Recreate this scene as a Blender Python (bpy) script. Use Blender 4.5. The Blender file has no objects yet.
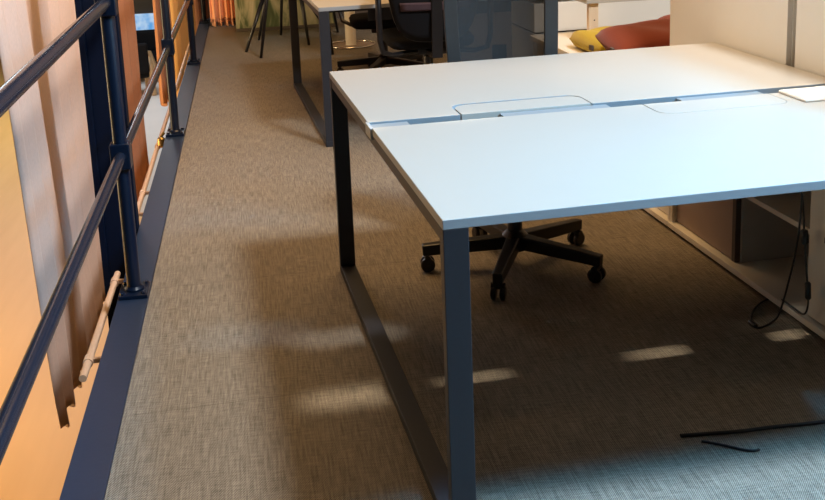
import bpy, bmesh, math, random
from mathutils import Vector, Matrix
random.seed(7)
S = bpy.context.scene
C = S.collection
PI = math.pi

# ------------------------------------------------------------------ materials
def nodes_mat(name):
    m = bpy.data.materials.new(name); m.use_nodes = True
    nt = m.node_tree
    return m, nt, nt.nodes['Principled BSDF']

def mat(name, col, rough=.5, metal=0, noise=.06, scale=30, bump=0, spec=.5, trans=0):
    """principled surface with a little procedural tone variation and bump"""
    m, nt, b = nodes_mat(name)
    tc = nt.nodes.new('ShaderNodeTexCoord')
    n = nt.nodes.new('ShaderNodeTexNoise'); n.inputs['Scale'].default_value = scale; n.inputs['Detail'].default_value = 4
    nt.links.new(tc.outputs['Object'], n.inputs['Vector'])
    r = nt.nodes.new('ShaderNodeMix'); r.data_type = 'RGBA'
    lo = [max(0, c*(1-noise)) for c in col]; hi = [min(1, c*(1+noise)) for c in col]
    r.inputs[6].default_value = (*lo, 1); r.inputs[7].default_value = (*hi, 1)
    nt.links.new(n.outputs['Fac'], r.inputs[0]); nt.links.new(r.outputs[2], b.inputs['Base Color'])
    b.inputs['Roughness'].default_value = rough; b.inputs['Metallic'].default_value = metal
    b.inputs['Specular IOR Level'].default_value = spec
    if bump:
        bp = nt.nodes.new('ShaderNodeBump'); bp.inputs['Strength'].default_value = bump; bp.inputs['Distance'].default_value = .002
        nt.links.new(n.outputs['Fac'], bp.inputs['Height']); nt.links.new(bp.outputs['Normal'], b.inputs['Normal'])
    return m

def carpet_mat():
    """woven vinyl: tiny over/under cells, streaks along the weave, faint joints between sheets"""
    m, nt, b = nodes_mat('woven_flooring')
    N = nt.nodes; L = nt.links
    tc = N.new('ShaderNodeTexCoord')
    def wave(axis, sc):
        w = N.new('ShaderNodeTexWave'); w.wave_type = 'BANDS'; w.bands_direction = axis; w.wave_profile = 'SIN'
        w.inputs['Scale'].default_value = sc; w.inputs['Distortion'].default_value = .6; w.inputs['Detail'].default_value = 1
        L.new(tc.outputs['Object'], w.inputs['Vector']); return w
    wx = wave('X', 58); wy = wave('Y', 46)
    sub = N.new('ShaderNodeMath'); sub.operation = 'SUBTRACT'; L.new(wx.outputs['Fac'], sub.inputs[0]); sub.inputs[1].default_value = .5
    sub2 = N.new('ShaderNodeMath'); sub2.operation = 'SUBTRACT'; L.new(wy.outputs['Fac'], sub2.inputs[0]); sub2.inputs[1].default_value = .5
    mul = N.new('ShaderNodeMath'); mul.operation = 'MULTIPLY'; L.new(sub.outputs[0], mul.inputs[0]); L.new(sub2.outputs[0], mul.inputs[1])
    mad = N.new('ShaderNodeMath'); mad.operation = 'MULTIPLY_ADD'; L.new(mul.outputs[0], mad.inputs[0]); mad.inputs[1].default_value = 1.9; mad.inputs[2].default_value = .5
    mp = N.new('ShaderNodeMapping'); mp.inputs['Scale'].default_value = (190, 10, 1); L.new(tc.outputs['Object'], mp.inputs['Vector'])
    ns = N.new('ShaderNodeTexNoise'); ns.inputs['Scale'].default_value = 1; ns.inputs['Detail'].default_value = 4; L.new(mp.outputs[0], ns.inputs['Vector'])
    mp2 = N.new('ShaderNodeMapping'); mp2.inputs['Scale'].default_value = (22, 170, 1); L.new(tc.outputs['Object'], mp2.inputs['Vector'])
    ns2 = N.new('ShaderNodeTexNoise'); ns2.inputs['Scale'].default_value = 1; ns2.inputs['Detail'].default_value = 4; L.new(mp2.outputs[0], ns2.inputs['Vector'])
    w1 = N.new('ShaderNodeMath'); w1.operation = 'MULTIPLY'; w1.inputs[1].default_value = 1.15; L.new(ns.outputs['Fac'], w1.inputs[0])
    w2 = N.new('ShaderNodeMath'); w2.operation = 'MULTIPLY'; w2.inputs[1].default_value = .85; L.new(ns2.outputs['Fac'], w2.inputs[0])
    av = N.new('ShaderNodeMath'); av.operation = 'ADD'; L.new(w1.outputs[0], av.inputs[0]); L.new(w2.outputs[0], av.inputs[1])
    mx = N.new('ShaderNodeMath'); mx.operation = 'MULTIPLY_ADD'; L.new(av.outputs[0], mx.inputs[0]); mx.inputs[1].default_value = .75
    sb = N.new('ShaderNodeMath'); sb.operation = 'SUBTRACT'; L.new(mad.outputs[0], sb.inputs[0]); sb.inputs[1].default_value = .75
    L.new(sb.outputs[0], mx.inputs[2])
    ramp = N.new('ShaderNodeValToRGB'); L.new(mx.outputs[0], ramp.inputs['Fac'])
    ramp.color_ramp.elements[0].position = .2; ramp.color_ramp.elements[0].color = (.050, .041, .031, 1)
    ramp.color_ramp.elements[1].position = .82; ramp.color_ramp.elements[1].color = (.385, .33, .262, 1)
    # joints across the room every so often
    br = N.new('ShaderNodeTexBrick'); br.inputs['Scale'].default_value = 1; br.offset = 0
    br.inputs['Brick Width'].default_value = 40; br.inputs['Row Height'].default_value = .92; br.inputs['Mortar Size'].default_value = .003
    br.inputs['Mortar Smooth'].default_value = .6
    br.inputs['Color1'].default_value = (1, 1, 1, 1); br.inputs['Color2'].default_value = (.96, .96, .96, 1); br.inputs['Mortar'].default_value = (.72, .71, .7, 1)
    mpj = N.new('ShaderNodeMapping'); mpj.inputs['Rotation'].default_value = (0, 0, -.05); mpj.inputs['Location'].default_value = (20, -.02, 0)
    L.new(tc.outputs['Object'], mpj.inputs['Vector']); L.new(mpj.outputs[0], br.inputs['Vector'])
    mm = N.new('ShaderNodeMix'); mm.data_type = 'RGBA'; mm.blend_type = 'MULTIPLY'; mm.inputs[0].default_value = 1
    L.new(ramp.outputs['Color'], mm.inputs[6]); L.new(br.outputs['Color'], mm.inputs[7])
    L.new(mm.outputs[2], b.inputs['Base Color'])
    b.inputs['Roughness'].default_value = .62; b.inputs['Specular IOR Level'].default_value = .35
    bp = N.new('ShaderNodeBump'); bp.inputs['Strength'].default_value = .5; bp.inputs['Distance'].default_value = .0015
    L.new(mx.outputs[0], bp.inputs['Height']); L.new(bp.outputs['Normal'], b.inputs['Normal'])
    return m

def wood_mat(name, a, c, rough=.35, sc=(3, 40, 40)):
    m, nt, b = nodes_mat(name); N = nt.nodes; L = nt.links
    tc = N.new('ShaderNodeTexCoord'); mp = N.new('ShaderNodeMapping'); mp.inputs['Scale'].default_value = sc
    L.new(tc.outputs['Object'], mp.inputs['Vector'])
    n = N.new('ShaderNodeTexNoise'); n.inputs['Scale'].default_value = 1; n.inputs['Detail'].default_value = 5; L.new(mp.outputs[0], n.inputs['Vector'])
    r = N.new('ShaderNodeValToRGB'); r.color_ramp.elements[0].color = (*a, 1); r.color_ramp.elements[1].color = (*c, 1)
    r.color_ramp.elements[0].position = .3; r.color_ramp.elements[1].position = .7
    L.new(n.outputs['Fac'], r.inputs['Fac']); L.new(r.outputs['Color'], b.inputs['Base Color'])
    b.inputs['Roughness'].default_value = rough
    return m

def fabric_mat(name, col, trans=.0, rough=.9):
    m, nt, b = nodes_mat(name); N = nt.nodes; L = nt.links
    tc = N.new('ShaderNodeTexCoord'); mp = N.new('ShaderNodeMapping'); mp.inputs['Scale'].default_value = (260, 260, 60)
    L.new(tc.outputs['Object'], mp.inputs['Vector'])
    n = N.new('ShaderNodeTexNoise'); n.inputs['Scale'].default_value = 1; n.inputs['Detail'].default_value = 3; L.new(mp.outputs[0], n.inputs['Vector'])
    r = N.new('ShaderNodeValToRGB'); r.color_ramp.elements[0].color = (*[c*.86 for c in col], 1); r.color_ramp.elements[1].color = (*[min(1, c*1.1) for c in col], 1)
    L.new(n.outputs['Fac'], r.inputs['Fac']); L.new(r.outputs['Color'], b.inputs['Base Color'])
    b.inputs['Roughness'].default_value = rough; b.inputs['Specular IOR Level'].default_value = .2
    b.inputs['Sheen Weight'].default_value = .2 if max(col) > .1 else 0
    bp = N.new('ShaderNodeBump'); bp.inputs['Strength'].default_value = .25; bp.inputs['Distance'].default_value = .001
    L.new(n.outputs['Fac'], bp.inputs['Height']); L.new(bp.outputs['Normal'], b.inputs['Normal'])
    if trans:
        t = N.new('ShaderNodeBsdfTranslucent'); L.new(r.outputs['Color'], t.inputs['Color'])
        mx = N.new('ShaderNodeMixShader'); mx.inputs[0].default_value = trans
        L.new(b.outputs[0], mx.inputs[1]); L.new(t.outputs[0], mx.inputs[2])
        L.new(mx.outputs[0], N['Material Output'].inputs['Surface'])
    return m

def mesh_mat():
    """open knit of the chair back: dark threads with see-through holes"""
    m, nt, b = nodes_mat('chair_mesh'); N = nt.nodes; L = nt.links
    b.inputs['Base Color'].default_value = (.014, .014, .014, 1); b.inputs['Roughness'].default_value = .6
    t = N.new('ShaderNodeBsdfTransparent'); mx = N.new('ShaderNodeMixShader')
    mx.inputs[0].default_value = .13; L.new(b.outputs[0], mx.inputs[1]); L.new(t.outputs[0], mx.inputs[2])
    L.new(mx.outputs[0], N['Material Output'].inputs['Surface'])
    return m

def mural_mat():
    """loose tropical foliage painted on a pale ground"""
    m, nt, b = nodes_mat('painted_foliage'); N = nt.nodes; L = nt.links
    tc = N.new('ShaderNodeTexCoord')
    mp = N.new('ShaderNodeMapping'); mp.inputs['Rotation'].default_value = (0, .9, 0); mp.inputs['Scale'].default_value = (5, 1, 1.6)
    L.new(tc.outputs['Object'], mp.inputs['Vector'])
    n = N.new('ShaderNodeTexNoise'); n.inputs['Scale'].default_value = 1.3; n.inputs['Detail'].default_value = 3; n.inputs['Distortion'].default_value = 1.2
    L.new(mp.outputs[0], n.inputs['Vector'])
    r = N.new('ShaderNodeValToRGB'); e = r.color_ramp.elements
    e[0].position = .3; e[0].color = (.03, .045, .02, 1); e[1].position = .68; e[1].color = (.50, .44, .32, 1)
    a = e.new(.42); a.color = (.10, .13, .06, 1); a = e.new(.52); a.color = (.32, .31, .2, 1)
    L.new(n.outputs['Fac'], r.inputs['Fac'])
    L.new(r.outputs['Color'], b.inputs['Base Color']); b.inputs['Roughness'].default_value = .7
    return m

M = dict(
    carpet=carpet_mat(),
    navy=mat('navy_painted_steel', (.015, .027, .054), .42, 0, .1, 60, .12, .3),
    post=mat('dark_blue_painted_steel', (.003, .008, .021), .3, 0, .1, 40, 0, .4),
    column=mat('blue_black_steel', (.003, .006, .017), .5, 0, .1, 40, 0, .15),
    tube=mat('dark_gloss_rail', (.016, .020, .034), .2, .15, .1, 30),
    leg=mat('anthracite_powder_coat', (.030, .031, .038), .5, 0, .08, 80, .1, .3),
    top=mat('white_laminate', (.445, .415, .37), .34, 0, .015, 12),
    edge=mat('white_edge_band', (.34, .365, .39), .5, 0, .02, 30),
    seam=mat('grey_blue_channel', (.24, .28, .31), .45, .1, .05, 30),
    gap=mat('grey_gap', (.2, .2, .2), .7, 0, .05, 30),
    white=mat('white_melamine', (.74, .71, .65), .5, 0, .02, 14),
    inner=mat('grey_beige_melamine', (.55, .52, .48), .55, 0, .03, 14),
    door=mat('taupe_door', (.33, .25, .215), .5, 0, .05, 18),
    shade=mat('dark_recess_strip', (.09, .07, .06), .7, 0, .05, 18),
    black=mat('black_plastic', (.010, .010, .012), .38, 0, .1, 60, .1),
    blackfab=fabric_mat('black_upholstery', (.008, .008, .010)),
    purple=fabric_mat('dark_plum_fabric', (.07, .045, .055)),
    frame=mat('charcoal_plastic', (.024, .023, .022), .5, 0, .08, 60, .1),
    mesh=mesh_mat(),
    chrome=mat('brushed_chrome', (.75, .72, .68), .22, 1, .03, 60),
    curtain=fabric_mat('dusty_pink_curtain', (.78, .56, .46), .10),
    curtain2=fabric_mat('terracotta_curtain', (.66, .34, .21), .25),  # far curtains: stronger orange of the warm light is put into the base colour
    curtain4=fabric_mat('orange_curtain', (.86, .40, .22), .1),
    curtain3=fabric_mat('amber_curtain', (.90, .58, .25), .3),
    pipe=mat('cream_painted_pipe', (.72, .50, .36), .45, 0, .1, 40, .1),
    brass=mat('brass_fitting', (.55, .38, .14), .35, .8, .1, 40),
    orange=wood_mat('honey_floor', (.82, .46, .13), (.88, .51, .16), .5, (6, .6, 1)),
    pale=mat('pale_floor_sheen', (.80, .76, .72), .35, 0, .06, 2),
    wall=mat('taupe_plaster', (.36, .27, .20), .8, 0, .04, 6, .1),
    wallw=mat('white_plaster', (.7, .66, .6), .8, 0, .03, 6, .1),
    mural=mural_mat(),
    mustard=fabric_mat('mustard_fabric', (.46, .33, .02)),
    rust=fabric_mat('rust_fabric', (.20, .034, .012)),
    wood=wood_mat('light_birch', (.68, .52, .36), (.76, .60, .43), .5, (40, 40, 3)),
    tan=wood_mat('tan_bentwood', (.62, .40, .20), (.74, .50, .28), .35),
    
)

def glow_mat():  # emission that brightens the blue poster in the hall
    m, nt, b = nodes_mat('poster_glow'); N = nt.nodes; L = nt.links
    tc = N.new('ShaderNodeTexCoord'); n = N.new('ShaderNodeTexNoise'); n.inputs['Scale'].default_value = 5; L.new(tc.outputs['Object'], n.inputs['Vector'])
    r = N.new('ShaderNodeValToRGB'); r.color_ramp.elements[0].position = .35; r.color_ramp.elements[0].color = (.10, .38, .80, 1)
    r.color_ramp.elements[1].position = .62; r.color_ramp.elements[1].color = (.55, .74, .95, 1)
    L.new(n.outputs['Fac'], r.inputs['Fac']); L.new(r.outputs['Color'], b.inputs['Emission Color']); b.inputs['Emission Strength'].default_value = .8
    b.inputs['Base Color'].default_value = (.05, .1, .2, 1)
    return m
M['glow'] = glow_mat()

# ------------------------------------------------------------------ geometry helpers
class MB:
    def __init__(s): s.bm = bmesh.new()
    def box(s, x0, x1, y0, y1, z0, z1):
        v = [s.bm.verts.new((x, y, z)) for z in (z0, z1) for y in (y0, y1) for x in (x0, x1)]
        for f in ((0,2,3,1),(4,5,7,6),(0,1,5,4),(2,6,7,3),(0,4,6,2),(1,3,7,5)): s.bm.faces.new([v[i] for i in f])
        return s
    def prism(s, poly, z0, z1):
        a = [s.bm.verts.new((x, y, z0)) for x, y in poly]; b = [s.bm.verts.new((x, y, z1)) for x, y in poly]
        n = len(poly)
        s.bm.faces.new(a[::-1]); s.bm.faces.new(b)
        for i in range(n): s.bm.faces.new((a[i], a[(i+1) % n], b[(i+1) % n], b[i]))
        return s
    def rings(s, rings, cap=True, closed=False):
        vs = [[s.bm.verts.new(p) for p in r] for r in rings]; n = len(vs[0])
        pairs = list(zip(vs, vs[1:])) + ([(vs[-1], vs[0])] if closed else [])
        for a, b in pairs:
            for i in range(n): s.bm.faces.new((a[i], a[(i+1) % n], b[(i+1) % n], b[i]))
        if cap and not closed: s.bm.faces.new(vs[0][::-1]); s.bm.faces.new(vs[-1])
        return s
    def tube(s, pts, r, seg=12, closed=False):
        pts = [Vector(p) for p in pts]; n = len(pts); rs = r if isinstance(r, (list, tuple)) else [r]*n
        out = []; up = None
        for i, p in enumerate(pts):
            if closed: d = (pts[(i+1) % n]-pts[i-1]).normalized()
            else: d = (pts[min(i+1, n-1)]-pts[max(i-1, 0)]).normalized()
            if up is None:
                up = d.orthogonal().normalized()
            up = (up - d*up.dot(d)).normalized(); w = d.cross(up)
            out.append([p+rs[i]*(math.cos(2*PI*k/seg)*up+math.sin(2*PI*k/seg)*w) for k in range(seg)])
        return s.rings(out, closed=closed)
    def lathe(s, prof, c=(0, 0, 0), seg=24):
        return s.rings([[(c[0]+r*math.cos(2*PI*k/seg), c[1]+r*math.sin(2*PI*k/seg), c[2]+z) for k in range(seg)] for r, z in prof])
    def beam(s, a, b, w0, h0, w1=None, h1=None):
        """rectangular bar from a to b, w across, h up"""
        w1 = w0 if w1 is None else w1; h1 = h0 if h1 is None else h1
        a, b = Vector(a), Vector(b); d = (b-a).normalized()
        side = d.cross(Vector((0, 0, 1)))
        side = Vector((1, 0, 0)) if side.length < 1e-4 else side.normalized()
        up = side.cross(d)
        def ring(p, w, h): return [p+side*(w/2*i)+up*(h/2*j) for i, j in ((-1,-1),(1,-1),(1,1),(-1,1))]
        return s.rings([ring(a, w0, h0), ring(b, w1, h1)])
    def build(s, name, m, parent=None, bevel=0, smooth=False, seg=2):
        bmesh.ops.recalc_face_normals(s.bm, faces=s.bm.faces)
        me = bpy.data.meshes.new(name); s.bm.to_mesh(me); s.bm.free()
        o = bpy.data.objects.new(name, me); C.objects.link(o)
        me.materials.append(m if not isinstance(m, str) else M[m])
        if smooth:
            for p in me.polygons: p.use_smooth = True
        if bevel:
            b = o.modifiers.new('bevel', 'BEVEL'); b.width = bevel; b.segments = seg; b.limit_method = 'ANGLE'; b.angle_limit = .6
        if parent: o.parent = parent
        return o

def tag(o, label, cat, group=None):
    o['label'] = label; o['category'] = cat
    if group: o['group'] = group
    return o
def thing(name, label, cat, loc=(0, 0, 0), rz=0, group=None):
    o = bpy.data.objects.new(name, None); C.objects.link(o); o.empty_display_size = .1
    o.location = loc; o.rotation_euler = (0, 0, rz)
    return tag(o, label, cat, group)
def struct(o): o['kind'] = 'structure'; return o
def copy_tree(o, parent=None):
    c = o.copy(); C.objects.link(c)
    if parent: c.parent = parent
    for ch in list(o.children): copy_tree(ch, c)
    return c
def smooth_angle(o):
    for p in o.data.polygons: p.use_smooth = True
    return o

# desk frame: everything set square to the desks
TH = -.0562; DX, DY = .3438, 2.0049
RZ = -TH
def D(x, y, z=0):
    c, s = math.cos(TH), math.sin(TH)
    return Vector((DX+c*x+s*y, DY-s*x+c*y, z))

# ------------------------------------------------------------------ setting
XE = -.425          # carpet edge
struct(MB().box(XE, 3.6, -2.5, 10.45, -.02, 0).build('floor', 'carpet'))
struct(MB().box(-.50, 3.6, -2.5, 10.45, -.30, -.021).build('floor_slab', 'wallw'))
cb = MB(); cb.box(-.53, XE-.001, -2.5, 10.95, -.02, .006); cb.box(-.53, -.515, -2.5, 10.95, -.24, -.02)
struct(cb.build('trim_floor_edge', 'navy', bevel=.002))
struct(MB().box(-9, -.2, -3, 30, -2.75, -2.7).build('floor_hall', 'orange'))
struct(MB().box(-2.9, -.9, 13.1, 30, -2.7, -2.692).build('floor_hall_sheen', 'pale'))  # pale slab standing in for daylight reflected on the hall floor
struct(MB().box(-9.1, -9, -3, 30, -2.75, 4).build('wall_left', 'wallw'))
struct(MB().box(-9.1, 3.8, 30, 30.1, -2.75, 4).build('wall_hall_end', 'wall'))
struct(MB().box(-.2, 3.7, 10.46, 10.56, -2.7, 3).build('wall_back', 'wall'))
struct(MB().box(3.6, 3.7, -2.5, 10.46, -.3, 2.7).build('wall_right', 'wallw'))
struct(MB().box(-.19, 3.6, 10.44, 10.459, 0, .06).build('baseboard_back', 'shade'))

# building column behind the railing (H section)
col = MB()
col.box(-.69, -.665, 4.36, 4.43, -2.7, 3.2); col.box(-.557, -.532, 4.36, 4.43, -2.7, 3.2); col.box(-.666, -.556, 4.37, 4.39, -2.7, 3.2)
tag(col.build('steel_column', 'column', bevel=.003), 'tall dark blue steel column just outside the railing beside the nearest post', 'column')

# ------------------------------------------------------------------ railing
rail = thing('railing', 'dark blue steel guard railing with posts and round rails along the carpet edge', 'railing', (-.477, 3.65, 0))
XR = 0
def sleeve(z, s, parent):
    q = MB().box(-s/2, s/2, -s/2, s/2, z-.045, z+.045)
    q.build('rail_clamp', 'post', parent, bevel=.004)
for k, py in enumerate((0, 2.36, 4.7, 7.0, -2.4)):
    p = MB().lathe([(.024, .012), (.024, 1.11), (.018, 1.12)]).build('post', 'post', rail); smooth_angle(p); p.location = (0, py, 0)
    es = p.modifiers.new('edges', 'EDGE_SPLIT'); es.split_angle = .9
    MB().box(-.05, .05, -.065, .065, .0065, .02).build('base_plate', 'post', p, bevel=.002)
    MB().lathe([(.034, .02), (.034, .026), (.026, .034)]).build('collar', 'post', p)
    for sx in (-.036, .036):
        for sy in (-.05, .05):
            MB().lathe([(.009, .02), (.009, .027), (.005, .029)], (sx, sy, 0), 6).build('bolt', 'tube', p)
    sleeve(.505, .066, p); sleeve(1.03, .066, p)
for z, nm in ((.505, 'middle_rail'), (1.03, 'top_rail')):
    q = MB().tube([(0, -6, z), (0, 7.2, z)], .0205 if z > .6 else .019, 20).build(nm, 'tube', rail); smooth_angle(q)
    es = q.modifiers.new('edges', 'EDGE_SPLIT'); es.split_angle = .9

# cream pipes clipped along the slab edge
def pipe(y0, y1, brs, label, z0=-.085, z1=-.10):
    r = thing('conduit_pipe', label, 'pipe', (-.6, y0, z0), 0, 'cream pipes along the mezzanine edge')
    q = MB().tube([(0, 0, 0), (0, y1-y0, z1-z0)], .0125, 14).build('pipe', 'pipe', r); smooth_angle(q)
    es = q.modifiers.new('edges', 'EDGE_SPLIT'); es.split_angle = .9
    for b in brs:
        t = b-y0; z = (z1-z0)*t/(y1-y0)
        c = MB().tube([(0, t-.02, z), (0, t+.02, z)], .0165, 14)
        c.beam((0, t, z), (.069, t, z), .016, .014)
        c.build('bracket', 'pipe', r)
pipe(3.20, 4.14, (3.33, 4.05), 'short cream pipe with open end below the nearest rail section')
pipe(4.62, 7.45, (4.9, 5.25, 6.2), 'long cream pipe running past the second railing post', -.10, -.11)
pipe(7.5, 10.4, (8.0, 9.6), 'cream pipe beside the farthest rail section', -.11, -.11)
v = MB(); v.lathe([(.012, -.03), (.022, -.02), (.022, .02), (.012, .03)], (0, 0, 0), 12); v.tube([(0, 0, .03), (.02, 0, .055)], .008, 8)
v = tag(v.build('pipe_valve', 'brass'), 'small brass valve on the cream pipe next to the second post', 'valve'); v.location = (-.575, 6.18, -.075)

# ------------------------------------------------------------------ curtains
def curtain(label, m, y0, y1, z0, z1, x0, amp, n, seed, hem=.16, group=None, along='y', skew=0):
    rnd = random.Random(seed); b = MB(); steps = n*14
    ph = [rnd.uniform(.75, 1.25) for _ in range(n+1)]; am = [rnd.uniform(.7, 1.2) for _ in range(n+1)]
    cum = [0]
    for k in range(n): cum.append(cum[-1]+ph[k])
    rows = [z1, (z0+z1)/2+.2, z0+hem+.25, z0+hem+.006, z0+hem, z0+hem-.006, z0+.06, z0]
    grid = []
    for z in rows:
        t = (z1-z)/(z1-z0); line = []
        for i in range(steps+1):
            u = i/steps*cum[-1]
            k = 0
            while k < n-1 and u > cum[k+1]: k += 1
            f = (u-cum[k])/ph[k]
            # sharp-shouldered pleat
            s = math.sin(2*PI*f); s = math.copysign(abs(s)**.85, s)
            a = amp*(am[k]*(1-f)+am[k+1]*f)*(.8+.35*t)
            if z0+hem-.001 < z < z0+hem+.001: a *= .97
            xx = x0+a*s+.010*math.sin(3.1*z+k)*t
            yy = y0+(y1-y0)*(u/cum[-1])+amp*.45*math.sin(4*PI*f)*(.6+.4*t)-skew*(1-t)*(1-u/cum[-1])
            zz = z+(.022*math.sin(2*PI*f+1.2) if z < z0+hem-.02 else 0)
            line.append(b.bm.verts.new((xx, yy, zz) if along == 'y' else (yy, xx, zz)))
        grid.append(line)
    for a, c in zip(grid, grid[1:]):
        for i in range(steps): b.bm.faces.new((a[i], a[i+1], c[i+1], c[i]))
    o = b.build('curtain', m, smooth=True)
    so = o.modifiers.new('cloth_thickness', 'SOLIDIFY'); so.thickness = .004
    return tag(o, label, 'curtain', group)
G = 'pleated curtains along the hall'
curtain('dusty pink pleated curtain hanging nearest, left of the dark blue column', 'curtain', 4.26, 5.85, -.82, 1.9, -.905, .027, 8, 4, group=G, skew=.5)
curtain('narrow salmon curtain strip just right of the dark blue column', 'curtain2', 6.35, 8.35, -.82, 1.9, -.93, .06, 7, 5, group=G)
curtain('terracotta curtain behind the second railing post', 'curtain2', 10.35, 11.9, -.74, 1.9, -.905, .035, 8, 8, group=G)
curtain('amber curtain glowing between the second and third railing posts', 'curtain3', 12.1, 16.2, -1.5, 1.9, -.90, .06, 15, 11, group=G)
curtain('orange curtain between the third and fourth railing posts', 'curtain2', 16.5, 20.5, -1.7, 1.9, -.88, .06, 13, 13, group=G)
curtain('orange pleated curtain on the back wall left of the leafy panel', 'curtain4', -.40, -.125, .03, 2.4, 10.32, .028, 5, 17, .05, G, 'x')

# ------------------------------------------------------------------ desks
WD, DD, ZT, TT = 1.46, 1.6885, .74, .021
def arc(cx, cy, r, a0, a1, n=6): return [(cx+r*math.cos(a0+(a1-a0)*k/n), cy+r*math.sin(a0+(a1-a0)*k/n)) for k in range(n+1)]
def notch_poly(x0, x1, ye, d, r):
    """points of a rounded notch cut into an edge at y = ye, depth d towards +y"""
    return [(x0, ye)] + arc(x0+r, ye+d-r, r, PI, PI/2) + arc(x1-r, ye+d-r, r, PI/2, 0) + [(x1, ye)]
def make_desk(label):
    t = thing('bench_desk', label, 'desk', D(0, 0), RZ, 'white topped bench desks')
    g = .006
    yb, yf = .882, .817
    # back top with a notch at its front edge, front top mirrored
    for (ye, yo, sgn, nx0, nx1, nm) in ((yb, DD, 1, .265, .66, 'rear'), (yf, 0, -1, .785, 1.18, 'front')):
        dd = .135
        n = notch_poly(nx0, nx1, 0, dd, .045)
        poly = [(0, ye)] + [(x, ye+sgn*y) for x, y in n] + [(WD, ye), (WD, yo), (0, yo)]
        if sgn < 0: poly = poly[::-1]
        o = MB().prism(poly, ZT-TT, ZT).build('table_top', 'top', t, bevel=.0015)
        # edge banding and underside in the cooler edge colour
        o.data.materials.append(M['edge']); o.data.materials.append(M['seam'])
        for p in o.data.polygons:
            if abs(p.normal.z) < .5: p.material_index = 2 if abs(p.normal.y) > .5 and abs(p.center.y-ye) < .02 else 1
        w = .004 if sgn > 0 else .0025
        n2 = notch_poly(nx0+w, nx1-w, .001, dd-(.018 if sgn > 0 else w), .042)
        pl = [(x, ye+sgn*y) for x, y in n2]
        if sgn < 0: pl = pl[::-1]
        MB().prism(pl, ZT-TT, ZT+.0004).build('cable_flap', 'top', t, bevel=.001)
        MB().box(nx0-.02, nx1+.02, min(ye+sgn*.002, ye+sgn*.16), max(ye+sgn*.002, ye+sgn*.16), ZT-TT-.006, ZT-TT-.0005).build('flap_tray', 'gap', t)
    for a, b in ((.004, .11), (.38, .70), (.92, 1.18), (1.37, WD-.004)):
        MB().box(a, b, yf+.001, yb-.001, ZT-TT-.012, ZT-.006).build('centre_channel', 'seam', t)
    MB().box(.40, 1.40, yb+.002, yb+.006, ZT-TT-.19, ZT-TT-.0065).build('light_baffle', 'leg', t)  # fin added under the top to block skylight falling through the seam
    MB().box(-.006, .004, yf-.004, yb+.012, ZT-TT-.012, ZT-.001).build('end_cap', 'edge', t, bevel=.002)
    # loop leg
    lw, tl, hb = .0536, .0304, .029
    zt = ZT-TT
    MB().box(0, lw, 0, tl, hb, zt).build('leg', 'leg', t, bevel=.0015)
    MB().box(0, lw, DD-tl, DD, hb, zt).build('leg', 'leg', t, bevel=.0015)
    MB().box(0, lw, 0, DD, 0.001, hb).build('floor_bar', 'leg', t, bevel=.0015)
    MB().box(0.002, lw, tl, DD-tl, zt-.03, zt-.0005).build('top_bar', 'leg', t)
    for y in (.16, DD-.2):
        MB().box(lw, 1.42, y, y+.04, zt-.03, zt-.0005).build('cross_rail', 'leg', t)
    MB().box(.40, .70, .72, .98, zt-.1, zt-.02).build('cable_tray', 'leg', t)
    # right end carried by posts standing on the sideboard
    for y in (.2, .85, 1.45):
        MB().box(1.385, 1.425, y, y+.04, .534, zt-.0305 if y != .85 else zt-.0005).build('support_post', 'leg', t)
    return t
desk = make_desk('white topped bench desk nearest, with a dark loop leg and centre seam')
far = copy_tree(desk); far.location = D(.185, 3.475); far['label'] = 'second white topped bench desk farther back, beyond the black chairs'
for ch in list(far.children):
    if ch.name.startswith('support_post'): bpy.data.objects.remove(ch)
# slim white box on the desk by the seam
bx = thing('charging_box', 'slim white flat box lying beside the seam at the right end of the near desk', 'box', D(1.34, .742, ZT+.0005), RZ)
MB().box(-.13, .13, -.072, .072, 0, .008).build('body', 'white', bx, bevel=.003)
MB().box(-.126, .126, -.068, .068, .008, .0095).build('lid', 'white', bx, bevel=.001)

# ------------------------------------------------------------------ sideboard row
SBH = .525
def sideboard(label, y0, y1, doors, openings):
    t = thing('sideboard', label, 'sideboard', D(1.303, y0), RZ, 'low white sideboards along the right')
    L = y1-y0; dep = .45
    MB().box(.03, dep, 0.002, L-.002, .001, .012).build('plinth', 'shade', t)
    MB().box(0, dep, 0, L, .0125, .034).build('bottom_board', 'white', t, bevel=.002)
    MB().box(0, dep, 0, L, SBH-.025, SBH).build('top_board', 'white', t, bevel=.002)
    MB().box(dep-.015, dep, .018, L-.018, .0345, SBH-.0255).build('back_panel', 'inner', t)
    for y in (0, L-.018): MB().box(.012, dep, y, y+.018, .0345, SBH-.0255).build('side_panel', 'white', t)
    for (a, b, m, mid) in doors:
        d = MB().box(.03, .048, a-y0, b-y0, .038, SBH-.03).build('door', m, t, bevel=.0015)
        MB().box(.0295, .031, b-y0-.022, b-y0-.001, .038, SBH-.03).build('edge_strip', 'shade', d) if mid else None
    for (a, b) in openings:
        MB().box(.05, dep-.016, a-y0, b-y0, .275, .293).build('shelf', 'white', t, bevel=.001)
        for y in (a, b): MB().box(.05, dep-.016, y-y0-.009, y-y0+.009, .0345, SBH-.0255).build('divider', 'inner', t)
    return t
s1 = sideboard('low white sideboard with taupe door and open bay under the near desk right end', .30, 1.74,
          [(1.285, 1.735, 'door', False)], [(.83, 1.26)])
d = MB().box(.02, .04, .02, .50, .038, SBH-.03).build('door', 'white', s1, bevel=.0015); d['label'] = 'plain white door'
MB().box(.0192, .0205, .38, .42, .295, .312).build('handle_slot', 'shade', d)
MB().box(.0295, .0495, .962, .984, .0345, SBH-.0255).build('edge_strip', 'shade', s1)
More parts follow.
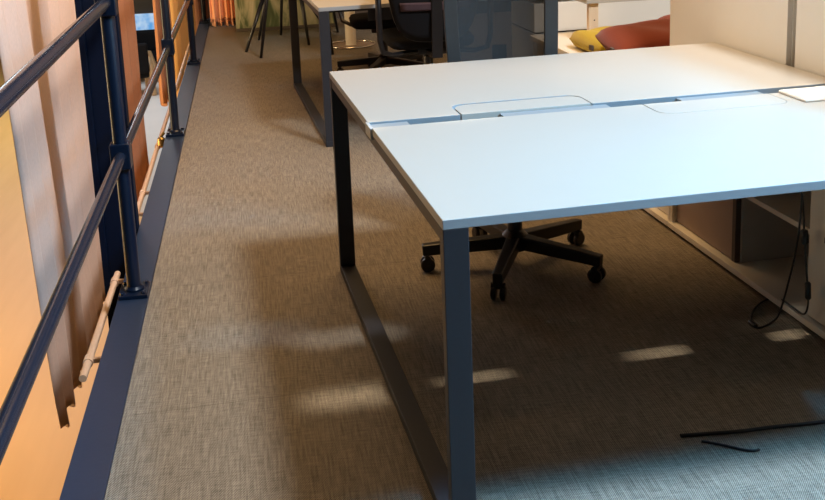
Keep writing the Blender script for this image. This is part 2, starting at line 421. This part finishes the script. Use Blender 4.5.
sideboard('low white sideboard behind the near desk carrying the cushions', 1.745, 3.44, [(1.77, 2.58, 'white', False), (2.59, 3.42, 'white', False)], [])

# tall cupboards standing on the sideboard at the desk end
def cupboard(label, y0, y1):
    t = thing('tall_cupboard', label, 'cupboard', D(1.468, y0, SBH), RZ, 'white cupboards behind the near desk end')
    L = y1-y0; h = .74
    MB().box(.019, .36, 0, L, .001, h).build('body', 'white', t, bevel=.002)
    MB().box(0, .0185, .001, L-.001, .004, h-.003).build('front_panel', 'white', t, bevel=.0015)
    return t
cupboard('white cupboard front at the back right corner of the near desk', 1.205, 2.09)
cupboard('white cupboard at the right edge of the photo beyond a narrow gap', .32, 1.155)

# white drawer cabinet beyond, under the far desk's right end
t = thing('drawer_cabinet', 'white cabinet with horizontal joint behind the mustard cushion', 'cabinet', D(1.34, 3.47), RZ)
MB().box(0, .9, .02, .42, .002, .522).build('body', 'white', t, bevel=.002)
MB().box(.002, .898, 0, .019, .06, .522).build('drawer_front', 'white', t, bevel=.002)
t2 = MB().box(-.0, .9, 0.0, .42, .531, .686).build('upper_front', 'white', t, bevel=.002)
MB().box(.01, .89, .02, .41, .522, .531).build('joint', 'shade', t)

# little riser with white board and birch legs, on the sideboard
t = thing('riser_table', 'small white topped stand with birch legs above the rust cushions', 'stand', D(1.475, 3.10, SBH), RZ)
MB().box(.01, .62, -.02, .16, .197, .219).build('board', 'top', t, bevel=.002)
for x in (.03, .55):
    q = MB().box(x, x+.052, .0, .03, .001, .1965).build('leg', 'wood', t, bevel=.002)
    MB().lathe([(.004, -.001), (.004, .001)], (0, 0, 0), 8).build('screw', 'shade', q).location = (x+.03, -.0005, .11)
    bpy.data.objects[q.children[0].name].rotation_euler = (PI/2, 0, 0)

# cushions
def cushion(label, m, loc, rz, w, d, h, tilt=(0, 0), pw=3.2):
    nu, nv = 26, 26; b = MB(); top = []; bot = []
    for j in range(nv+1):
        rt, rb = [], []
        for i in range(nu+1):
            u, v = 2*i/nu-1, 2*j/nv-1
            k = ((1-abs(u)**pw)*(1-abs(v)**pw)); k = max(k, 0)**.45
            px = u*w/2*(1-.05*(1-abs(v))*0-.06*v*v*abs(u)); py = v*d/2*(1-.06*u*u*abs(v))
            wr = .006*math.sin(7*u+3*v)*k
            rt.append(b.bm.verts.new((px, py, h*.55*k+wr+.003)))
            rb.append(b.bm.verts.new((px, py, -h*.45*k-.003)) )
        top.append(rt); bot.append(rb)
    for j in range(nv):
        for i in range(nu):
            b.bm.faces.new((top[j][i], top[j][i+1], top[j+1][i+1], top[j+1][i]))
            b.bm.faces.new((bot[j][i], bot[j+1][i], bot[j+1][i+1], bot[j][i+1]))
    def rim(seq):
        for (t0, b0), (t1, b1) in zip(seq, seq[1:]): b.bm.faces.new((t0, b0, b1, t1))
    rim([(top[0][i], bot[0][i]) for i in range(nu+1)]); rim([(top[-1][i], bot[-1][i]) for i in range(nu+1)])
    rim([(top[j][0], bot[j][0]) for j in range(nv+1)]); rim([(top[j][-1], bot[j][-1]) for j in range(nv+1)])
    r = thing('cushion', label, 'cushion', loc, rz, 'cushions on the sideboard')
    o = b.build('cover', m, r, smooth=True)
    MB().box(-w/2-.006, -w/2+.004, -d*.30, -d*.22, -.012, .012).build('care_tag', 'shade', o)
    r.rotation_euler = (tilt[0], tilt[1], rz)
    return r
cushion('mustard yellow cushion lying flat under the rust cushions', 'mustard', D(1.57, 2.82, SBH+.043), RZ+.05, .42, .40, .085, (0, 0), 8)
cushion('rust red cushion leaning on the mustard cushion', 'rust', D(1.63, 2.40, SBH+.105), RZ-.02, .64, .36, .13, (.10, .0))
cushion('second rust red cushion behind the first one, by the tall cupboard', 'rust', D(2.03, 2.90, SBH+.075), RZ+.1, .40, .36, .12, (0, 0))

# ------------------------------------------------------------------ chairs
def task_chair(label, loc, rz, ca, arms, mesh=True, zs=.44, vb=.115, hw=.213):
    t = thing('task_chair', label, 'chair', loc, rz, 'black swivel task chairs')
    R = .318
    for k in range(5):
        a = ca+k*2*PI/5
        dx, dy = math.sin(a), -math.cos(a)
        arm = MB().beam((dx*.03, dy*.03, .098), (dx*(R+.018), dy*(R+.018), .079), .05, .05, .034, .040)
        ao = arm.build('base_arm', 'black', t, bevel=.005)
        cs = MB()
        sx, sy = dy, -dx
        cx, cy = dx*R, dy*R
        cs.tube([(cx, cy, .058), (cx, cy, .075)], .010, 10)
        for w in (-.016, .016):
            c0 = Vector((cx+sx*w, cy+sy*w, .0265)); ax = Vector((sx, sy, 0))*.009
            cs.tube([c0-ax, c0-ax*.6, c0+ax*.6, c0+ax], [.020, .026, .026, .020], 18)
        cs.tube([(cx-sx*.024, cy-sy*.024, .050), (cx+sx*.024, cy+sy*.024, .050)], .012, 10)
        cs.build('castor', 'black', ao)
    MB().lathe([(.045, .068), (.048, .12), (.034, .135), (.027, .14), (.027, zs-.08), (.02, zs-.07)]).build('gas_column', 'black', t)
    MB().box(-.09, .09, -.12, .1, zs-.055, zs-.01).build('mechanism', 'black', t, bevel=.01)
    # seat pad
    out = []
    for z, k in ((zs-.01, .90), (zs+.005, .98), (zs+.03, 1), (zs+.05, .95), (zs+.058, .8)):
        out.append([(.235*k*math.copysign(abs(math.cos(q))**.35, math.cos(q)), .225*k*math.copysign(abs(math.sin(q))**.35, math.sin(q))+.01, z) for q in [2*PI*i/40 for i in range(40)]])
    MB().rings(out).build('seat', 'blackfab', t, smooth=True)
    # back: frame loop and filling, slightly reclined and curved
    def bp(u, v):   # u -1..1 across, v 0..1 up
        w = (hw+.02*math.sin(PI*min(1, v*1.15+.05)*.55)) if mesh else (.17+.07*min(1, v*2.2)**.6)
        return Vector((u*w, -.265-.05*v-.02*math.sin(PI*v)+.055*u*u, zs+vb+.56*v))
    loop = []
    rc = .12
    for u, v in ([(-1+2*i/12*1, 0) for i in range(13)] + [(1, i/10) for i in range(1, 11)] + [(1-2*i/12, 1) for i in range(1, 13)] + [(-1, 1-i/10) for i in range(1, 10)]):
        # rounded corners
        uu, vv = u, v
        e = 5
        du, dv = u, 2*v-1
        L = (abs(du)**e+abs(dv)**e)**(1/e)
        uu, vv = du/L, (dv/L+1)/2
        loop.append(bp(uu, vv))
    fw = .05 if mesh else .028
    back = MB().rings([[ (p+Vector(o)) for p, o in ((P, (0, .012, 0)), (P+Vector((-fw if P.x > 0 else fw, 0, 0)) if abs(P.x) > .12 else P+Vector((0, 0, .022 if P.z < zs+.4 else -.022)), (0, .010, 0)),
                       (P+Vector((-fw if P.x > 0 else fw, 0, 0)) if abs(P.x) > .12 else P+Vector((0, 0, .022 if P.z < zs+.4 else -.022)), (0, -.012, 0)), (P, (0, -.014, 0)))] for P in loop], closed=True)
    back.build('back_frame', 'frame' if mesh else 'black', t, smooth=False, bevel=.003)
    f = MB(); gr = []
    for j in range(15):
        row = []
        for i in range(17):
            du, dv = (2*i/16-1), (2*j/14-1)
            mxx = max(abs(du), abs(dv), 1e-6); e = 5
            L = (abs(du)**e+abs(dv)**e)**(1/e)
            k = mxx/L*.965 if L > 0 else 1
            row.append(f.bm.verts.new(bp(du*k, (dv*k+1)/2)))
        gr.append(row)
    for a, b in zip(gr, gr[1:]):
        for i in range(16): f.bm.faces.new((a[i], a[i+1], b[i+1], b[i]))
    fo = f.build('back_mesh' if mesh else 'back_upholstery', 'mesh' if mesh else 'blackfab', t, smooth=True)
    if not mesh:
        so = fo.modifiers.new('pad', 'SOLIDIFY'); so.thickness = .035; so.offset = 0
    lb = MB(); gr = []
    for j in range(5):
        gr.append([lb.bm.verts.new(bp(-.8+1.6*i/10, (.02 if mesh else .30)+.075*j/4)+Vector((0, -.028 if not mesh else .018, 0))) for i in range(11)])
    for a, b in zip(gr, gr[1:]):
        for i in range(10): lb.bm.faces.new((a[i], a[i+1], b[i+1], b[i]))
    lo = lb.build('lumbar_support', 'black' if mesh else 'purple', t, smooth=True); so = lo.modifiers.new('pad', 'SOLIDIFY'); so.thickness = .012
    sp = MB()
    sp.beam((0, -.08, zs-.035), (0, -.30, zs-.03), .06, .025); sp.beam((0, -.30, zs-.04), (0, -.335, zs+.33), .055, .02)
    sp.build('back_support', 'black', t, bevel=.003)
    if arms:
        for s in (-1, 1):
            x = s*.285
            pts = [(s*.08, -.12, zs-.03), (s*.22, -.20, zs-.03), (s*.275, -.25, zs-.005), (s*.29, -.265, zs+.06), (s*.292, -.27, zs+.20), (s*.292, -.275, zs+.335)]
            a = MB().tube(pts, [.014, .014, .015, .015, .016, .016], 10).build('armrest', 'black', t, smooth=True)
            MB().box(s*.292-.035, s*.292+.035, -.40, -.235, zs+.335, zs+.36).build('arm_pad', 'black', a, bevel=.008)
    return t
task_chair('black task chair with grey mesh back, tucked under the near desk from behind', (.878, 3.585, 0), PI-.10, -(PI-.10)-.4248, False, True, .43, .115, .192)
CA = math.atan2(-.30, .15)
task_chair('black upholstered task chair with loop armrests at the far desk', (.925, 5.68, 0), 0, CA, True, False, .50, .04)
task_chair('farther black task chair seen under the second desk, beyond it', (.90, 7.45, 0), PI-.05, .25, True, False, .36, .07)

# ------------------------------------------------------------------ far end furniture
def slim_leg(b, foot, top, r0=.011, r1=.019): b.tube([foot, top], [r0, r1], 10)
t = thing('side_chair', 'black dining chair on four slim splayed legs in front of the leafy panel', 'chair', (.26, 9.05, 0))
for (fx, fy, tx, ty) in ((-.077, 8.75, .10, 8.90), (.036, 9.35, .13, 9.22), (.655, 9.34, .42, 9.22), (.445, 8.91, .40, 8.92)):
    b = MB(); slim_leg(b, (fx-.26, fy-9.05, .001), (tx-.26, ty-9.05, .44)); b.build('leg', 'black', t, smooth=True)
out = []
for z, k in ((.435, .9), (.45, 1), (.47, 1), (.48, .9)):
    out.append([(.24*k*math.copysign(abs(math.cos(q))**.6, math.cos(q)), .22*k*math.copysign(abs(math.sin(q))**.6, math.sin(q))+.0, z) for q in [2*PI*i/32 for i in range(32)]])
MB().rings(out).build('seat', 'black', t, smooth=True)
b = MB()
for i in range(13):
    pass
b.rings([[(.235*math.cos(PI*i/12)*k, .17*math.sin(PI*i/12)*k+.03, z) for i in range(13)]+[(.215*math.cos(PI*i/12)*k, .15*math.sin(PI*i/12)*k+.03, z) for i in range(12, -1, -1)] for z, k in ((.481, .95), (.56, 1), (.70, 1.0))])
b.build('backrest', 'black', t, smooth=False)

t = thing('slim_table', 'black table on slim splayed legs standing over the dining chair', 'table', (.36, 8.95, 0))
for (fx, fy) in ((.039, 8.41), (.235, 9.57), (.60, 8.36), (.74, 9.52)):
    b = MB(); cx = .39 if False else .37
    tx = fx+(.40-fx)*.36; ty = fy+(8.96-fy)*.12
    slim_leg(b, (fx-.36, fy-8.95, .001), (tx-.36, ty-8.95, .79)); b.build('leg', 'black', t, smooth=True)
MB().prism([(-.26, -.66), (.34, -.66), (.40, .66), (-.20, .66)], .79, .815).build('table_top', 'black', t, bevel=.003)

t = thing('pedestal_table', 'small round table on a white pole and chrome ring foot behind the far desk', 'table', (.785, 8.76, 0))
MB().lathe([(.045, .006), (.045, .70), (.04, .705)]).build('pole', 'white', t, smooth=False)
MB().tube([(.195*math.cos(2*PI*k/40), .195*math.sin(2*PI*k/40), .010) for k in range(40)], .009, 8, closed=True).build('foot_ring', 'chrome', t, smooth=True)
MB().lathe([(.186, .001), (.186, .004)], seg=40).build('foot_plate', 'door', t)
MB().lathe([(.28, .705), (.30, .71), (.30, .725), (.28, .73)], seg=40).build('table_top', 'white', t)

t = thing('leafy_panel', 'free standing pale panel painted with loose green foliage at the back wall', 'panel', (.30, 9.93, 0), .0)
MB().box(-.46, .46, -.02, .02, .03, 1.5).build('painted_face', 'mural', t, bevel=.003)
MB().box(-.465, .465, -.024, .024, .002, .0295).build('base_rail', 'shade', t)
t.rotation_euler = (0, 0, -.02)

# ------------------------------------------------------------------ cords
def cord(label, pts, r, fine=8):
    cu = bpy.data.curves.new('cord', 'CURVE'); cu.dimensions = '3D'; cu.bevel_depth = r; cu.bevel_resolution = 3; cu.resolution_u = fine
    sp = cu.splines.new('NURBS'); sp.points.add(len(pts)-1); sp.order_u = 4; sp.use_endpoint_u = True
    for p, q in zip(sp.points, pts): p.co = (*q, 1)
    o = bpy.data.objects.new('power_cord', cu); C.objects.link(o); cu.materials.append(M['black'])
    dg = bpy.context.evaluated_depsgraph_get(); me = bpy.data.meshes.new_from_object(o.evaluated_get(dg))
    n = bpy.data.objects.new('power_cord', me); bpy.data.objects.remove(o); C.objects.link(n); n.name = 'power_cord'
    for p in me.polygons: p.use_smooth = True
    return tag(n, label, 'cord', 'black cords')
dx = lambda x, y, z: tuple(D(x, y, z))
c1 = cord('black power cord hanging from the desk and looping onto the floor by the sideboard',
     [dx(1.27, .79, .70), (1.569, 2.834, .452), (1.569, 2.842, .341), (1.568, 2.862, .239), (1.566, 2.895, .13), (1.555, 2.92, .02), (1.543, 2.923, .004), (1.468, 2.872, .004), (1.452, 2.90, .004), (1.50, 3.00, .004), (1.56, 3.06, .004), (1.60, 3.085, .004), (1.612, 3.02, .03), (1.595, 2.943, .045), (1.592, 2.878, .05), (1.585, 2.819, .055), (1.588, 2.808, .10), (1.586, 2.813, .144), (1.585, 2.832, .248), (1.584, 2.849, .337), (1.584, 2.862, .443), dx(1.275, .84, .70)], .0032)
for (p, q, r) in (((1.584, 2.846, .325), (1.585, 2.838, .28), .011), ((1.586, 2.815, .17), (1.587, 2.810, .115), .009), ((1.462, 2.885, .009), (1.458, 2.925, .009), .008)):
    MB().tube([p, tuple(Vector(p)*.9+Vector(q)*.1), tuple(Vector(p)*.1+Vector(q)*.9), q], [r*.6, r, r, r*.6], 10).build('connector', 'black', c1, smooth=True)
cord('straight black cord lying on the carpet in front of the near desk', [(.99, 2.335, .005), (1.07, 2.33, .005), (1.15, 2.318, .005), (1.24, 2.33, .005), (1.36, 2.315, .005), (1.5, 2.33, .005)], .005)
cord('short curled black cord lying on the carpet below the straight one', [(1.03, 2.30, .004), (1.06, 2.285, .004), (1.10, 2.25, .004), (1.13, 2.228, .004), (1.15, 2.235, .004)], .0035)

# ------------------------------------------------------------------ hall below, seen through the gap
def lounge(label, x, y, rz):
    t = thing('lounge_chair', label, 'chair', (x, y, -2.69), rz, 'bentwood lounge chairs in the hall')
    MB().box(-.3, .3, -.3, .3, .34, .46).build('seat', 'blackfab', t, bevel=.04)
    q = MB().box(-.3, .3, .24, .36, .44, 1.02).build('backrest', 'blackfab', t, bevel=.04); 
    for s in (-1, 1):
        MB().tube([(s*.34, -.34, 0), (s*.34, -.33, .35), (s*.34, -.25, .62), (s*.34, 0, .66), (s*.34, .25, .55), (s*.34, .36, 0)], .05, 10).build('side_frame', 'tan', t, smooth=True)
    return t
l1 = lounge('bentwood lounge chair with black seat seen through the curtain gap', -2.40, 21.0, PI+.25)
l2 = copy_tree(l1); l2.location = (-2.5, 22.3, -2.69); l2.rotation_euler = (0, 0, 2.0); l2['label'] = 'farther bentwood lounge chair behind the first in the curtain gap'
t = thing('low_black_sofa', 'black sofa on the hall floor behind the lounge chairs', 'sofa', (-2.3, 23.4, -2.69), 0)
MB().box(-.8, .8, -.4, .4, .08, .42).build('seat', 'blackfab', t, bevel=.05); MB().box(-.8, .8, .2, .42, .40, .86).build('backrest', 'blackfab', t, bevel=.05)
t = thing('glowing_poster', 'pale blue poster with added glow at the hall end in the curtain gap', 'poster', (-2.4, 24.2, -2.69), 0)  # poster given a glow of its own, hall light misses its face
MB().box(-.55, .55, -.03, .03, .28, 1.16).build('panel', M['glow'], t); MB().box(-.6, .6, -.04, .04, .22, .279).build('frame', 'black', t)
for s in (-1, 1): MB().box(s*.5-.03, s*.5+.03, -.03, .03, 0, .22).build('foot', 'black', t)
tag(MB().box(-3.4, -1.4, 24.3, 24.7, -1.52, .2).build('wall_cabinet', 'black', bevel=.01), 'wide black cabinet hanging above the blue poster at the hall end', 'cabinet')

# ------------------------------------------------------------------ light
def aim(o, tgt): o.rotation_euler = (Vector(tgt)-o.location).to_track_quat('-Z', 'Y').to_euler()
def area(name, loc, tgt, sx, sy, power, col, shape='RECTANGLE'):
    l = bpy.data.lights.new(name, 'AREA'); l.shape = shape; l.size = sx
    if shape in ('RECTANGLE', 'ELLIPSE'): l.size_y = sy
    l.energy = power; l.color = col
    o = bpy.data.objects.new(name, l); C.objects.link(o); o.location = loc; aim(o, tgt); return o
area('skylight', (2.38, 1.36, 4.9), (.7, 3.2, 0), .75, .75, 315, (.93, .96, .97), 'DISK')
bl = area('blue_skylight', (3.0, 1.55, 3.4), (.9, 1.95, .3), .7, .7, 72, (.10, .54, 1)); bl.data.spread = 1.5
area('warm_ceiling_panel', (.45, 5.5, 3.6), (.4, 6.1, 0), 2.0, 2.8, 122, (1, .60, .25))
area('hall_lamps', (-6.5, 7.0, .3), (-2.4, 10, -2.7), 2, 5, 520, (1, .72, .36))
area('hall_daylight', (-3.6, 19, 3), (-2.0, 17, -2.7), 3, 6, 380, (.85, .93, 1))
def spot(loc, tgt, ang, power, col, blend=.7, r=.05):
    l = bpy.data.lights.new('unseen_spot', 'SPOT'); l.energy = power; l.color = col; l.spot_size = ang; l.spot_blend = blend; l.shadow_soft_size = r
    o = bpy.data.objects.new('unseen_spot', l); C.objects.link(o); o.location = loc; aim(o, tgt)
W = (1, .84, .62)
cs = D(1.47, 1.35, .95); spot((-.4, 2.9, 3.3), tuple(cs), .62, 200, (1, .85, .66), .8, .15); spot((.9, 2.6, 3.3), (-.9, 4.8, .25), .62, 140, (1, .86, .74), .9, .06)  # unseen spots added to brighten the cupboard fronts and the near curtain
spot((-.35, 8.6, 2.6), (-.9, 13.2, -.2), .5, 500, (1, .78, .5), .9, .1)  # unseen spot added to brighten the far hall curtains
def down(xs, y, ang, pw):  # narrow overhead beams added to make the warm patches under the desk
    for x in xs:
        p = D(x, y); q = D(x+.04, y+.46)
        spot((q.x, q.y, 3.4), (p.x, p.y, 0), ang, pw, W, 1, .05)
down((-.19, -.11, -.03), .735, .046, 380)
down((.19, .25, .31), .745, .029, 420)
down((.76, .82, .87), .745, .029, 400)
down((1.22, 1.28, 1.33), .745, .029, 420)

w = bpy.data.worlds.new('World'); S.world = w; w.use_nodes = True
bg = w.node_tree.nodes['Background']; bg.inputs[0].default_value = (.95, .78, .62, 1); bg.inputs[1].default_value = .007

# ------------------------------------------------------------------ camera (principal point above the frame centre: a shifted lens)
f, cy, yaw, pitch, roll, H = 1072.9885, 100.7182, .1451, .2152, -.0386, 1.4305
cam = bpy.data.cameras.new('Camera'); co = bpy.data.objects.new('Camera', cam); C.objects.link(co); S.camera = co
F = Vector((math.sin(yaw)*math.cos(pitch), math.cos(yaw)*math.cos(pitch), -math.sin(pitch)))
R = Vector((math.cos(yaw), -math.sin(yaw), 0)); U = R.cross(F)
c, s = math.cos(roll), math.sin(roll)
R2 = c*R+s*U; U2 = -s*R+c*U
mx = Matrix((R2, U2, -F)).transposed().to_4x4(); mx.translation = (0, 0, H)
co.matrix_world = mx
cam.sensor_fit = 'HORIZONTAL'; cam.sensor_width = 36; cam.lens = f/825*36; cam.shift_y = -(250-cy)/825
cam.clip_start = .05; cam.clip_end = 200

v = S.view_settings
S.display_settings.display_device = 'sRGB'
v.view_transform = 'Standard'; v.look = 'None'; v.gamma = 1; v.use_curve_mapping = False; v.exposure = 0
